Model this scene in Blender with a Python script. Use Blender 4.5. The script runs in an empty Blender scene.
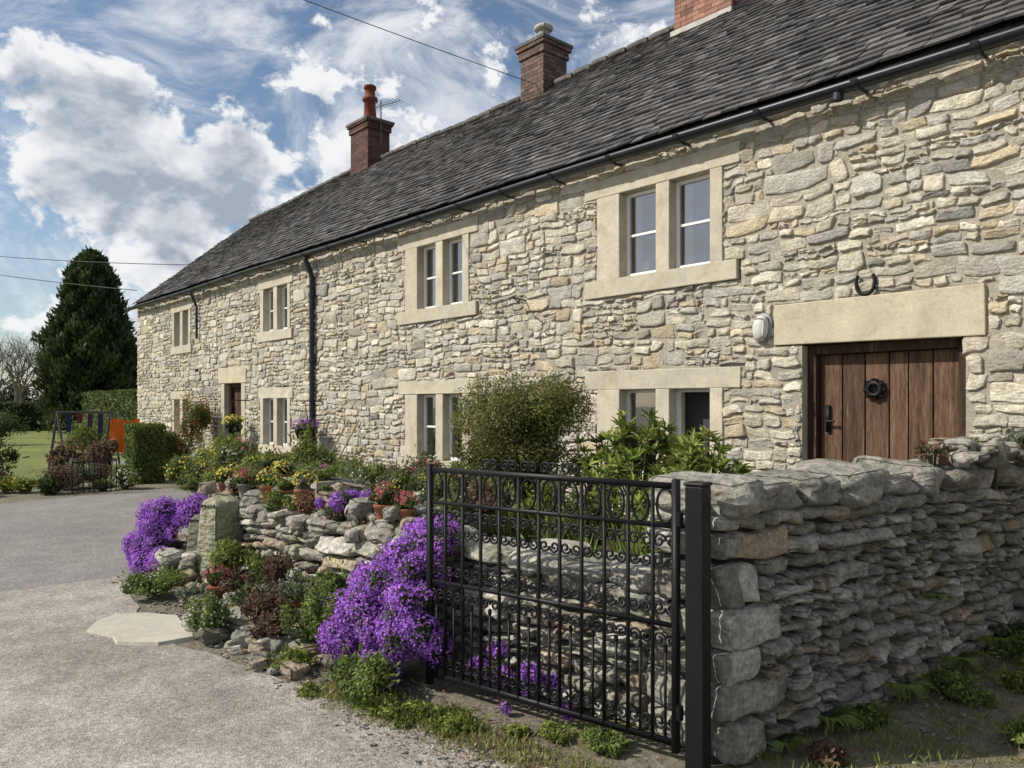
import bpy, math, random
import numpy as np
from mathutils import Vector, Euler
rng=np.random.default_rng(7); random.seed(7)
U=random.uniform
scene=bpy.context.scene
FY=6.8   # facade plane
# ---------------------------------------------------------------- mesh builder
class MB:
    def __init__(s): s.V=[];s.F=[];s.C=[];s.n=0
    def add(s,V,F,C):
        V=np.asarray(V,float).reshape(-1,3); F=np.asarray(F,int); C=np.asarray(C,float)
        if C.ndim==1: C=np.tile(C,(len(V),1))
        s.V.append(V); s.F.append(F+s.n); s.C.append(C); s.n+=len(V)
    def build(s,name,mat,parent=None,smooth=True,bevel=0):
        V=np.concatenate(s.V); C=np.concatenate(s.C)
        loops=np.concatenate([f.ravel() for f in s.F]); tot=np.concatenate([np.full(len(f),f.shape[1]) for f in s.F])
        start=np.concatenate([[0],np.cumsum(tot)[:-1]])
        me=bpy.data.meshes.new(name)
        if parent is not None: org=np.array(parent.location)
        else:
            lo=V.min(0);hi=V.max(0); org=np.array([(lo[0]+hi[0])/2,(lo[1]+hi[1])/2,lo[2]])
        W=V-org
        me.vertices.add(len(W)); me.vertices.foreach_set('co',W.ravel())
        me.loops.add(len(loops)); me.loops.foreach_set('vertex_index',loops.astype(np.int32))
        me.polygons.add(len(tot)); me.polygons.foreach_set('loop_start',start.astype(np.int32))
        me.update(calc_edges=True); me.validate()
        me.polygons.foreach_set('use_smooth',np.full(len(me.polygons),smooth))
        a=me.attributes.new('Col','FLOAT_COLOR','POINT')
        a.data.foreach_set('color',np.concatenate([C,np.ones((len(C),1))],1).ravel())
        me.materials.append(mat)
        ob=bpy.data.objects.new(name,me); scene.collection.objects.link(ob)
        if parent is not None: ob.parent=parent
        else: ob.location=org
        if bevel:
            b=ob.modifiers.new('bev','BEVEL'); b.width=bevel; b.segments=2; b.limit_method='ANGLE'
        return ob
def empty(name,loc):
    e=bpy.data.objects.new(name,None); e.location=loc; scene.collection.objects.link(e); return e
BF=np.array([[0,1,3,2],[4,6,7,5],[0,4,5,1],[2,3,7,6],[0,2,6,4],[1,5,7,3]])
def bx(mb,x0,x1,y0,y1,z0,z1,col,j=0):
    V=np.array([[x,y,z] for x in (x0,x1) for y in (y0,y1) for z in (z0,z1)],float)
    if j: V+=rng.uniform(-j,j,V.shape)
    mb.add(V,BF,col)
def obx(mb,c,size,col,rot=(0,0,0),j=0):
    V=np.array([[x,y,z] for x in (-.5,.5) for y in (-.5,.5) for z in (-.5,.5)],float)*np.array(size)
    if j: V+=rng.uniform(-j,j,V.shape)
    R=np.array(Euler(rot).to_matrix()); mb.add(V@R.T+np.array(c),BF,col)
def tube(mb,pts,r,n,col,cap=True):
    P=np.array(pts,float); k=len(P); R=np.full(k,r) if np.isscalar(r) else np.array(r)
    T=np.gradient(P,axis=0); T/=np.linalg.norm(T,axis=1)[:,None]+1e-9
    ref=np.array([0,0,1.]) if abs(T[:,2]).mean()<.8 else np.array([1.,0,0])
    if abs(T[:,2]).mean()<.8 and abs(T[:,2]).max()>.95: ref=np.array([.33,.9,.1])
    A=np.cross(T,ref); A/=np.linalg.norm(A,axis=1)[:,None]+1e-9
    B=np.cross(T,A); th=np.arange(n)/n*2*math.pi+math.pi/n
    V=P[:,None]+R[:,None,None]*(np.cos(th)[None,:,None]*A[:,None]+np.sin(th)[None,:,None]*B[:,None])
    i=np.arange(k-1)[:,None]*n; j=np.arange(n)[None]; j2=(j+1)%n
    F=np.stack([i+j,i+j2,i+n+j2,i+n+j],-1).reshape(-1,4)
    mb.add(V,F,col)
    if cap:
        mb.add(V[0],np.arange(n)[None],col); mb.add(V[-1],np.arange(n)[None],col)
_tmpl={}
def tmpl(res):
    if res in _tmpl: return _tmpl[res]
    idx={};V=[];F=[]
    def vi(p):
        k=tuple(np.round(p,5))
        if k not in idx: idx[k]=len(V);V.append(p)
        return idx[k]
    g=np.linspace(-1,1,res+1)
    for ax in range(3):
        for sg in (-1,1):
            for i in range(res):
                for j in range(res):
                    q=[]
                    for a,b in ((i,j),(i+1,j),(i+1,j+1),(i,j+1)):
                        p=[0,0,0];p[ax]=sg;p[(ax+1)%3]=g[a];p[(ax+2)%3]=g[b]; q.append(vi(p))
                    F.append(q)
    _tmpl[res]=(np.array(V,float),np.array(F)); return _tmpl[res]
def rock(mb,c,size,col,rot=(0,0,0),res=5,rough=.1,p=5,fine=.12):
    V,F=tmpl(res); V=V/((np.abs(V)**p).sum(1)**(1/p))[:,None]
    K=rng.normal(0,2.2,(7,3)); ph=rng.uniform(0,6.3,7)
    d=np.sin(V@K.T+ph).sum(1)/3.5
    K=rng.normal(0,6,(6,3));d+=np.abs(np.sin(V@K.T+ph[:6])).sum(1)/12-.25
    V=V*(1+rough*d)[:,None]+rng.normal(0,rough*fine,V.shape)
    V=V*np.array(size)/2; R=np.array(Euler(rot).to_matrix())
    cc=np.array(col)*(1+.12*rng.normal()); mb.add(V@R.T+np.array(c),F,np.clip(cc,0.01,1))
# ---------------------------------------------------------------- stones
def layout(s0,s1,z0,z1,band=(.2,.36),sh=(.07,.15),asp=(1.3,3.6)):
    out=[];z=z0
    while z<z1-.01:
        bh=min(U(*band),z1-z)
        if z1-z-bh<.1: bh=z1-z
        s=s0
        while s<s1-.005:
            w=U(.25,.85)
            if s1-s-w<.18:w=s1-s
            k=max(1,round(bh/U(*sh))); hs=rng.uniform(.65,1.35,k); hs=hs/hs.sum()*bh; zz=z
            for h in hs:
                t=s
                while t<s+w-.002:
                    ww=h*U(*asp)
                    if s+w-t-ww<h*.8: ww=s+w-t
                    out.append((t,t+ww,zz,zz+h)); t+=ww
                zz+=h
            s+=w
        z+=bh
    return out
def clip(rects,ops):
    res=[]
    for (a,b,c,d) in rects:
        ok=True
        for (oa,ob,oc,od) in ops:
            if a<ob and b>oa and c<od and d>oc:
                cand=[(a,min(b,oa),c,d),(max(a,ob),b,c,d),(a,b,c,min(d,oc)),(a,b,max(c,od),d)]
                cand=[r for r in cand if r[1]-r[0]>.035 and r[3]-r[2]>.03]
                if not cand: ok=False;break
                a,b,c,d=max(cand,key=lambda r:(r[1]-r[0])*(r[3]-r[2]))
        if ok: res.append((a,b,c,d))
    return res
def face_stones(mb,rects,M,depth,gap,pal,wts,warp=.012,edge=.02,back=.02,jit=.10,tilt=.25,dvar=.4,k=2,kz=1,pj=.004,rn=.12,e2=.9,cc=.45,strata=.0):
    A=np.array(rects);N=len(A)
    w=A[:,1]-A[:,0];h=A[:,3]-A[:,2];cs=(A[:,0]+A[:,1])/2;cz=(A[:,2]+A[:,3])/2
    hw=np.maximum(w/2-gap,.012);hh=np.maximum(h/2-gap,.012)
    e=np.minimum(edge,np.minimum(hw,hh)*.28)
    def axis(H,k):
        c=[-H,-H+e,-H+2*e]+[H*t for t in (np.linspace(-.45,.45,k) if k>1 else [0.])]+[H-2*e,H-e,H]
        return np.stack(c,1)
    a=axis(hw,k);b=axis(hh,kz);nx,nz=a.shape[1],b.shape[1]
    S=np.repeat(a[:,:,None],nz,2); Z=np.repeat(b[:,None,:],nx,1)
    an=S/hw[:,None,None]; bn=Z/hh[:,None,None]
    I,Jj=np.meshgrid(np.arange(nx),np.arange(nz),indexing='ij')
    ring=np.minimum(np.minimum(I,nx-1-I),np.minimum(Jj,nz-1-Jj))
    big=np.minimum(hw,hh)[:,None,None]
    cut=(np.abs(an)**6*np.abs(bn)**6)*big*cc*rng.uniform(.3,1.4,(N,1,1))
    S=S-np.sign(S)*cut;Z=Z-np.sign(Z)*cut
    J=rng.uniform(-jit,jit,(N,2,4))*np.minimum(h,.16)[:,None,None]
    W4=np.stack([(1-an)*(1-bn),(1+an)*(1-bn),(1-an)*(1+bn),(1+an)*(1+bn)],-1)/4
    S=S+cs[:,None,None]+(W4*J[:,0][:,None,None,:]).sum(-1); Z=Z+cz[:,None,None]+(W4*J[:,1][:,None,None,:]).sum(-1)
    ph=rng.uniform(0,6.3,(N,4,1,1))
    ed=(ring<3)
    S=S+pj*np.sin(bn*3+ph[:,0])*np.abs(an)+ed*rng.normal(0,pj*.35,S.shape)
    Z=Z+pj*1.3*np.sin(an*3.5+ph[:,1])*np.abs(bn)+ed*rng.normal(0,pj*.35,S.shape)
    prof=np.where(ring==0,0,np.where(ring==1,e2*.86,np.where(ring==2,e2+.06,1.0)))
    di=depth*rng.uniform(1-dvar,1+dvar,N)
    tl=rng.normal(0,tilt,(N,2))*depth
    n=prof[None]*(di[:,None,None]+tl[:,0][:,None,None]*an+tl[:,1][:,None,None]*bn)+(ring>0)*(rng.normal(0,depth*rn,S.shape)+depth*.18*np.sin(an*4+ph[:,2]+bn*2)*np.sin(bn*3+ph[:,3]))-(ring==0)*back
    if strata: n=n+(ring>0)*strata*np.sin(Z*160+S*9+ph[:,0])
    S2=S+warp*(np.sin(Z*7.3+S*1.7)+.6*np.sin(Z*17+S*5.1)); Z2=Z+warp*(np.sin(S*3.1+Z*1.3)+.7*np.sin(S*8.3+1+Z*2.2)+.4*np.sin(S*19))
    P=M(S2,Z2,n).reshape(-1,3)
    base=np.array(pal)[rng.choice(len(pal),N,p=np.array(wts)/sum(wts))]*rng.normal(1,.10,(N,1))
    base*=rng.normal(1,.008,(N,3))
    C=np.repeat(np.clip(base,.02,.8),nx*nz,0)
    ii,jj=np.meshgrid(np.arange(nx-1),np.arange(nz-1),indexing='ij')
    f=np.stack([ii*nz+jj,(ii+1)*nz+jj,(ii+1)*nz+jj+1,ii*nz+jj+1],-1).reshape(-1,4)
    F=(np.arange(N)[:,None,None]*nx*nz+f[None]).reshape(-1,4)
    mb.add(P,F,C)
# ---------------------------------------------------------------- materials
def mat(name,col=None,rough=.85,n1=6,a1=.2,n2=60,a2=.2,bump=.4,bs=40,bd=.01,stain=None,sscale=3,sth=.58,samt=.6,metal=0,spec=.3,stain2=None,s2scale=8,s2th=.62,s2amt=.7,stretch=None,bump2=None):
    m=bpy.data.materials.new(name);m.use_nodes=True;nt=m.node_tree;N=nt.nodes;L=nt.links
    b=N['Principled BSDF'];b.inputs['Roughness'].default_value=rough;b.inputs['Metallic'].default_value=metal
    b.inputs['Specular IOR Level'].default_value=spec
    tc=N.new('ShaderNodeTexCoord').outputs['Object']
    if stretch:
        mp=N.new('ShaderNodeMapping');mp.inputs['Scale'].default_value=stretch;L.new(tc,mp.inputs['Vector']);tc=mp.outputs[0]
    def noise(sc,det=3,ro=.6):
        n=N.new('ShaderNodeTexNoise');n.inputs['Scale'].default_value=sc;n.inputs['Detail'].default_value=det;n.inputs['Roughness'].default_value=ro
        L.new(tc,n.inputs['Vector']);return n.outputs['Fac']
    def mr(x,a,bb,c,d):
        r=N.new('ShaderNodeMapRange');L.new(x,r.inputs[0]);
        for k,v in zip((1,2,3,4),(a,bb,c,d)): r.inputs[k].default_value=v
        return r.outputs[0]
    if col is None:
        at=N.new('ShaderNodeAttribute');at.attribute_name='Col';c=at.outputs['Color']
    else:
        rg=N.new('ShaderNodeRGB');rg.outputs[0].default_value=(*col,1);c=rg.outputs[0]
    for sc,am in ((n1,a1),(n2,a2)):
        if am:
            v=N.new('ShaderNodeVectorMath');v.operation='SCALE';L.new(c,v.inputs[0]);L.new(mr(noise(sc),.3,.7,1-am,1+am),v.inputs['Scale']);c=v.outputs[0]
    for st,sc,th,am in ((stain,sscale,sth,samt),(stain2,s2scale,s2th,s2amt)):
        if st:
            mx=N.new('ShaderNodeMix');mx.data_type='RGBA';L.new(mr(noise(sc,5,.7),th,th+.12,0,am),mx.inputs[0]);L.new(c,mx.inputs[6]);mx.inputs[7].default_value=(*st,1);c=mx.outputs[2]
    L.new(c,b.inputs['Base Color'])
    if bump:
        bp=N.new('ShaderNodeBump');bp.inputs['Strength'].default_value=bump;bp.inputs['Distance'].default_value=bd
        L.new(noise(bs,5,.7),bp.inputs['Height']);L.new(bp.outputs[0],b.inputs['Normal'])
        if bump2:
            b2=N.new('ShaderNodeBump');b2.inputs['Strength'].default_value=bump2[0];b2.inputs['Distance'].default_value=bump2[2]
            v=N.new('ShaderNodeTexVoronoi');v.inputs['Scale'].default_value=bump2[1];mp=N.new('ShaderNodeMapping');mp.inputs['Scale'].default_value=(1,1,2);L.new(tc,mp.inputs[0]);L.new(mp.outputs[0],v.inputs['Vector'])
            L.new(v.outputs['Distance'],b2.inputs['Height']);L.new(bp.outputs[0],b2.inputs['Normal']);L.new(b2.outputs[0],b.inputs['Normal'])
    return m
def leafmat(name,tr=.3,rough=.6):
    m=bpy.data.materials.new(name);m.use_nodes=True;nt=m.node_tree;N=nt.nodes;L=nt.links
    b=N['Principled BSDF'];b.inputs['Roughness'].default_value=rough;b.inputs['Specular IOR Level'].default_value=.25
    at=N.new('ShaderNodeAttribute');at.attribute_name='Col';L.new(at.outputs['Color'],b.inputs['Base Color'])
    t=N.new('ShaderNodeBsdfTranslucent');L.new(at.outputs['Color'],t.inputs['Color'])
    mx=N.new('ShaderNodeMixShader');mx.inputs[0].default_value=tr;L.new(b.outputs[0],mx.inputs[1]);L.new(t.outputs[0],mx.inputs[2])
    L.new(mx.outputs[0],N['Material Output'].inputs[0]);return m
M_stone=mat('house_stone',n1=9,a1=.22,n2=55,a2=.25,bump=.9,bs=28,bd=.014,stain=(.38,.30,.185),sscale=1.7,sth=.53,samt=.45,stain2=(.21,.20,.18),s2scale=6,s2th=.56,s2amt=.5,bump2=(.5,22,.012))
M_mortar=mat('mortar',col=(.35,.315,.245),n1=5,a1=.2,n2=40,a2=.2,bump=.8,bs=50,bd=.015)
M_dress=mat('dressed_stone',n1=4,a1=.12,n2=70,a2=.14,bump=.5,bs=60,bd=.004,stain=(.33,.28,.20),sscale=3,sth=.52,samt=.5,stain2=(.25,.24,.21),s2scale=9,s2th=.58,s2amt=.45)
M_dry=mat('drystone',n1=7,a1=.3,n2=45,a2=.35,bump=1,bs=22,bd=.02,stain=(.44,.43,.38),sscale=9,sth=.58,samt=.6,stain2=(.085,.095,.03),s2scale=3.2,s2th=.545,s2amt=.6,bump2=(.7,14,.03))
M_core=mat('wall_core',col=(.03,.027,.022),bump=.5)
M_slate=mat('stone_slate',n1=3,a1=.2,n2=30,a2=.25,bump=.5,bs=30,bd=.01,stain=(.20,.195,.18),sscale=14,sth=.6,samt=.45,rough=.8,spec=.2,stain2=(.05,.05,.04),s2scale=1.5,s2th=.5,s2amt=.4)
M_brick=mat('brick',n1=8,a1=.15,n2=50,a2=.2,bump=.5,bs=50,bd=.006,stain=(.06,.05,.045),sscale=3,sth=.5,samt=.5)
M_white=mat('white_paint',col=(.78,.78,.75),rough=.45,a1=.03,a2=.03,bump=.05,spec=.4)
M_black=mat('black_iron',col=(.007,.007,.008),rough=.5,a1=.2,a2=.3,bump=.15,bs=60,bd=.003,spec=.25,stain=(.04,.024,.012),sscale=12,sth=.66,samt=.6)
M_gut=mat('gutter_paint',col=(.014,.018,.024),rough=.4,a1=.1,a2=.1,bump=0,spec=.45)
M_wood=mat('door_wood',rough=.7,n1=4,a1=.4,n2=22,a2=.5,bump=.9,bs=22,bd=.008,stretch=(7,7,.5),stain=(.22,.16,.11),sscale=5,sth=.55,samt=.6,stain2=(.03,.02,.014),s2scale=3,s2th=.53,s2amt=.65)
M_plain=mat('painted',rough=.5,a1=.08,a2=.08,bump=.05)
M_terra=mat('terracotta',rough=.8,a1=.15,a2=.2,bump=.3)
M_bark=mat('bark',rough=.9,a1=.2,a2=.3,bump=.6,bs=25)
M_leaf=leafmat('leaves'); M_petal=leafmat('petals',.35,.8); M_dark=mat('interior',col=(.05,.05,.055),bump=0,a1=.1,a2=0)
M_curt=mat('curtain',rough=.9,a1=.1,a2=.05,bump=.1)
M_glass=bpy.data.materials.new('window_glass');M_glass.use_nodes=True
nt=M_glass.node_tree;nt.nodes.clear();o=nt.nodes.new('ShaderNodeOutputMaterial');tr=nt.nodes.new('ShaderNodeBsdfTransparent');gl=nt.nodes.new('ShaderNodeBsdfGlossy');gl.inputs['Roughness'].default_value=.02
fr=nt.nodes.new('ShaderNodeFresnel');fr.inputs[0].default_value=1.9
ma=nt.nodes.new('ShaderNodeMath');ma.operation='ADD';ma.inputs[1].default_value=.20;nt.links.new(fr.outputs[0],ma.inputs[0])
nz=nt.nodes.new('ShaderNodeTexNoise');nz.inputs['Scale'].default_value=2.5;nz.inputs['Detail'].default_value=1;bp=nt.nodes.new('ShaderNodeBump');bp.inputs['Strength'].default_value=.25;bp.inputs['Distance'].default_value=.02
nt.links.new(nz.outputs[0],bp.inputs['Height']);nt.links.new(bp.outputs[0],gl.inputs['Normal'])
mx=nt.nodes.new('ShaderNodeMixShader');nt.links.new(ma.outputs[0],mx.inputs[0]);nt.links.new(tr.outputs[0],mx.inputs[1]);nt.links.new(gl.outputs[0],mx.inputs[2]);nt.links.new(mx.outputs[0],o.inputs[0])

# ================================================================ COTTAGE
XL,XR=-23.8,3.2; ZT=4.46
house=empty('stone_cottage',(-10,10,0))
ops=[];wins=[]
dress=MB();white=MB();glass=MB();dark=MB();curt=MB()
DC=(.50,.45,.345)
def dcol(): return np.array(DC)*U(.88,1.08)
def window(x0,x1,z0,z1,jl,jr,ext=.2,sill=.2,lint=.21,openR=False,bars=1):
    mw=.18;xm=(x0+x1)/2
    ops.extend([(x0-jl-ext,x1+jr+ext,z1,z1+lint),(x0-jl-ext,x1+jr+ext,z0-sill,z0),(x0-jl,x1+jr,z0,z1)])
    yf=FY-.022
    bx(dress,x0-jl-ext,x1+jr+ext,yf,FY+.3,z1,z1+lint,dcol(),.008)
    bx(dress,x0-jl-ext+.01,x1+jr+ext-.02,yf-.018,FY+.3,z0-sill,z0,dcol(),.008)
    bx(dress,x0-jl,x0,yf-.002,FY+.3,z0+.002,z1-.002,dcol(),.002)
    bx(dress,x1,x1+jr,yf-.002,FY+.3,z0+.002,z1-.002,dcol(),.002)
    bx(dress,xm-mw/2,xm+mw/2,yf+.004,FY+.28,z0+.002,z1-.002,dcol(),.002)
    for q,(a,b) in enumerate(((x0,xm-mw/2),(xm+mw/2,x1))):
        y0,y1=FY+.10,FY+.15;f=.042
        bx(white,a+.003,a+f,y0,y1,z0+.003,z1-.003,(1,1,1));bx(white,b-f,b-.003,y0,y1,z0+.003,z1-.003,(1,1,1))
        bx(white,a+f,b-f,y0+.002,y1,z1-f,z1-.003,(1,1,1));bx(white,a+f,b-f,y0-.01,y1,z0+.003,z0+f*1.2,(1,1,1))
        if openR and q==1:
            bx(white,b-f-.03,b-f,y1+.003,y1+.14,z0+.02,z1-.02,(1,1,1)); continue
        zm=z0+(z1-z0)*.5;bx(white,a+f,b-f,y0+.008,y1-.008,zm-.014,zm+.014,(1,1,1))
        yg=FY+.128;V=[(a+f,yg,z0+f),(b-f,yg,z0+f),(b-f,yg,z1-f),(a+f,yg,z1-f)];glass.add(V,[[0,1,2,3]],(1,1,1))
        side=U(0,1)
        if side<.9:
            cw=(b-a)*U(.25,.5);k=14;xs=np.linspace(a+.02,a+cw,k) if side<.45 else np.linspace(b-cw,b-.02,k)
            ys=FY+.22+.02*np.sin(np.arange(k)*2.1)
            V=[];[V.extend([(x,y,z0),(x,y,z1)]) for x,y in zip(xs,ys)]
            curt.add(V,[[2*i,2*i+2,2*i+3,2*i+1] for i in range(k-1)],np.array((.6,.57,.5))*U(.6,1.1))
        if U(0,1)<.6: rock(curt,((a+b)/2+U(-.1,.1),FY+.2,z0+.12),(.14,.1,.18),(.6,.58,.52),res=5,rough=.03,p=2.5)
    bx(dark,x0-.1,x1+.1,FY+.31,FY+1.6,z0-.1,z1+.1,(1,1,1))
window(-5.72,-4.52,3.05,4.02,.34,.15)
window(-5.72,-4.52,.80,1.78,.34,.15,openR=True)
window(-9.73,-8.62,3.05,4.02,.33,.15)
window(-9.73,-8.62,.78,1.76,.33,.15)
window(-15.25,-14.15,3.1,3.98,.15,.12,.12)
window(-15.25,-14.15,.78,1.74,.15,.12,.12)
window(-20.65,-19.6,3.1,3.98,.14,.12,.12)
window(-20.65,-19.6,.78,1.74,.14,.12,.12)
def door(x0,x1,z0,z1,lx0,lx1,lh,np_,stonejamb=False,col=(.125,.055,.032)):
    ops.extend([(lx0,lx1,z1,z1+lh),(x0,x1,0,z1)])
    bx(dress,lx0,lx1,FY-.03,FY+.3,z1,z1+lh,np.array((.50,.44,.31)),.014)
    if stonejamb:
        ops.append((x0-.2,x1+.2,0,z1));bx(dress,x0-.2,x0,FY-.02,FY+.3,0,z1-.003,dcol());bx(dress,x1,x1+.2,FY-.02,FY+.3,0,z1-.003,dcol())
    else:
        bx(dress,x0-.02,x0,FY+.01,FY+.3,0,z1-.003,dcol());bx(dress,x1,x1+.02,FY+.01,FY+.3,0,z1-.003,dcol())
    bx(dress,x0,x1,FY-.06,FY+.3,z0-.12,z0-.01,dcol())
    d=MB();fw=.085;fc=np.array(col)*.45
    bx(d,x0,x0+fw,FY+.10,FY+.24,z0,z1-.004,fc);bx(d,x1-fw,x1-.001,FY+.10,FY+.24,z0,z1-.004,fc);bx(d,x0+fw,x1-fw,FY+.102,FY+.24,z1-.09,z1-.004,fc)
    xs=np.linspace(x0+fw+.004,x1-fw-.004,np_+1);xs[1:-1]+=rng.uniform(-.03,.03,np_-1)
    for a,b in zip(xs[:-1],xs[1:]): bx(d,a+.005,b-.005,FY+.175+U(0,.006),FY+.20,z0+.01,z1-.094,np.array(col)*U(.7,1.3))
    bx(d,x0,x1,FY+.205,FY+.25,z0,z1-.01,np.array(col)*.1)
    return d.build('door',M_wood,house,False,.006)
door(-3.53,-2.15,.22,2.16,-3.80,-2.01,.40,6,False,(.11,.058,.034))
door(-17.32,-16.38,.3,2.08,-17.65,-16.1,.36,5,True,(.10,.045,.03))
M_house=lambda s,z,n: np.stack([s,FY-n,z],-1)
pal=[(.475,.43,.335),(.42,.395,.335),(.54,.495,.40),(.46,.385,.265),(.28,.265,.235),(.365,.34,.28)]
wt=[4,3.4,2.6,1.5,1.0,2.2]
st=MB()
R=clip(layout(XL,XR,0,ZT,band=(.19,.36),sh=(.06,.15),asp=(1.25,3.3)),ops)
face_stones(st,R,M_house,.018,.005,pal,wt,warp=.012,edge=.008,jit=.2,pj=.006,back=.012,tilt=.4,dvar=.7,rn=.15,k=3,kz=2,cc=.38)
st.build('rubble_stones',M_stone,house)
mo=MB()
xs=sorted(set([XL,XR]+[v for r in ops for v in r[:2]]));zs=sorted(set([0,ZT]+[v for r in ops for v in r[2:]]))
for a,b in zip(xs[:-1],xs[1:]):
    for c,d in zip(zs[:-1],zs[1:]):
        x,z=(a+b)/2,(c+d)/2
        if not any(r[0]<x<r[1] and r[2]<z<r[3] for r in ops): mo.add([(a,FY,c),(b,FY,c),(b,FY,d),(a,FY,d)],[[0,1,2,3]],(1,1,1))
YB=FY+6.96;YR=FY+3.48;ZR=7.55
for x in (XL+.01,XR): mo.add([(x,FY,0),(x,YB,0),(x,YB,ZT),(x,YR,ZR-.1),(x,FY,ZT)],[[0,1,2,3,4]],(1,1,1))
mo.add([(XL,YB,0),(XR,YB,0),(XR,YB,ZT),(XL,YB,ZT)],[[0,1,2,3]],(1,1,1))
mo.build('wall_mortar',M_mortar,house,False)
dress.build('dressed_surrounds',M_dress,house,False,.009)
white.build('window_frames',M_white,house,False,.003)
glass.build('window_glass',M_glass,house,False)
dark.build('room_interior',M_dark,house,False);curt.build('curtains',M_curt,house)
# roof
th=math.atan2(3.13,3.48+.14);ct,sn=math.cos(th),math.sin(th)
E0=np.array([0,FY-.14,4.46]);slope=math.hypot(3.13,3.62)
def sag(x,d): return -.05*np.sin((x+3)*.55)*(d/slope)-.05*np.sin(x*.23+1)*(d/slope)+.008*np.sin(x*2.3+d*2)
tl=MB();g=.15;rows=int(slope/g)+1
Vs=[];Cs=[]
rpal=np.array([(.085,.082,.082),(.115,.108,.103),(.06,.059,.063),(.14,.13,.12),(.10,.088,.082)])
for j in range(rows):
    d0=j*g+0; x=XL-.12+U(0,.15)
    while x<XR+.1:
        w=U(.13,.24)*(1.1-.25*j/rows); x1=min(x+w,XR+.12)
        dd=d0+U(-.008,.008);Lt=g*1.5;t=U(.014,.026);n0=U(.028,.040);tw=U(-.004,.004);c=rpal[random.randrange(5)]*U(.75,1.25)
        for (xx,sgn) in ((x+.003,-1),(x1-.003,1)):
            for (du,nn) in ((dd,n0+sgn*tw),(min(dd+Lt,slope+.03),.002)):
                for k in (0,1):
                    nv=nn+(t if k else 0); sg=sag(xx,du)
                    Vs.append((xx,E0[1]+du*ct-nv*sn,E0[2]+du*sn+nv*ct+sg))
        Cs.append(c);x=x1
Vs=np.array(Vs);nT=len(Cs)
tl.add(Vs,(np.arange(nT)[:,None,None]*8+BF[None]).reshape(-1,4),np.repeat(np.array(Cs),8,0))
tl.build('roof_tiles',M_slate,house,False)
rb=MB();k=60;xs=np.linspace(XL-.1,XR+.1,k)
V=[];
for x in xs: V+= [(x,E0[1]+.02,E0[2]-.015+sag(x,0)),(x,YR,E0[2]+slope*sn-.02+sag(x,slope)),(x,YB+.14,4.45)]
F=[[3*i,3*i+3,3*i+4,3*i+1] for i in range(k-1)]+[[3*i+1,3*i+4,3*i+5,3*i+2] for i in range(k-1)]
rb.add(V,F,(.06,.056,.055));rb.build('roof_deck',M_slate,house,False)
rt=MB();x=XL-.12
while x<XR:
    w=U(.38,.5);z=E0[2]+slope*sn+sag(x+w/2,slope)+.01
    rock(rt,(x+w/2,YR+.0,z),(w+.02,.30,.10),(.12,.11,.10),(U(-.03,.03),U(-.015,.015),0),4,.04,6);x+=w
rt.build('ridge_tiles',M_slate,house)
# gutter
gu=MB();gy,gz=FY-.195,4.39
ths=np.linspace(math.pi,2*math.pi,9);xs=np.linspace(XL-.1,XR,30);gr_=.075
prof=[(gy+gr_*math.cos(t),gz+gr_*math.sin(t)) for t in ths]+[(gy+(gr_-.008)*math.cos(t),gz+(gr_-.008)*math.sin(t)) for t in ths[::-1]]
V=[(x,p[0],p[1]+.012*math.sin(x*.7)) for x in xs for p in prof];n=len(prof)
gu.add(V,[[i*n+j,(i+1)*n+j,(i+1)*n+(j+1)%n,i*n+(j+1)%n] for i in range(29) for j in range(n)],(1,1,1))
x=XL+.6
while x<XR:
    V=[(xx,gy+.083*math.cos(t),gz+.083*math.sin(t)+.012*math.sin(x*.7)) for xx in (x,x+.06) for t in ths];gu.add(V,[[j,j+1,j+10,j+9] for j in range(8)],(1,1,1))
    bx(gu,x+.02,x+.045,gy+.05,FY-.01,gz-.075,gz-.055,(1,1,1));x+=.92
def pipe(x,r,z1):
    tube(gu,[(x,gy,gz-.04),(x,gy,gz-.14),(x,FY-.1,gz-.34),(x,FY-.07,gz-.42),(x,FY-.07,z1)],r,10,(1,1,1))
    for z in (3.6,2.4,1.2): tube(gu,[(x,FY-.07,z),(x,FY-.07,z+.07)],r*1.35,10,(1,1,1))
pipe(-13.03,.05,.3);pipe(-18.9,.03,3.2)
tube(gu,[(-3.1,gy,gz-.13),(-3.1,gy,gz-.03)],.05,10,(1,1,1))
gu.build('gutter',M_gut,house)
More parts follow.
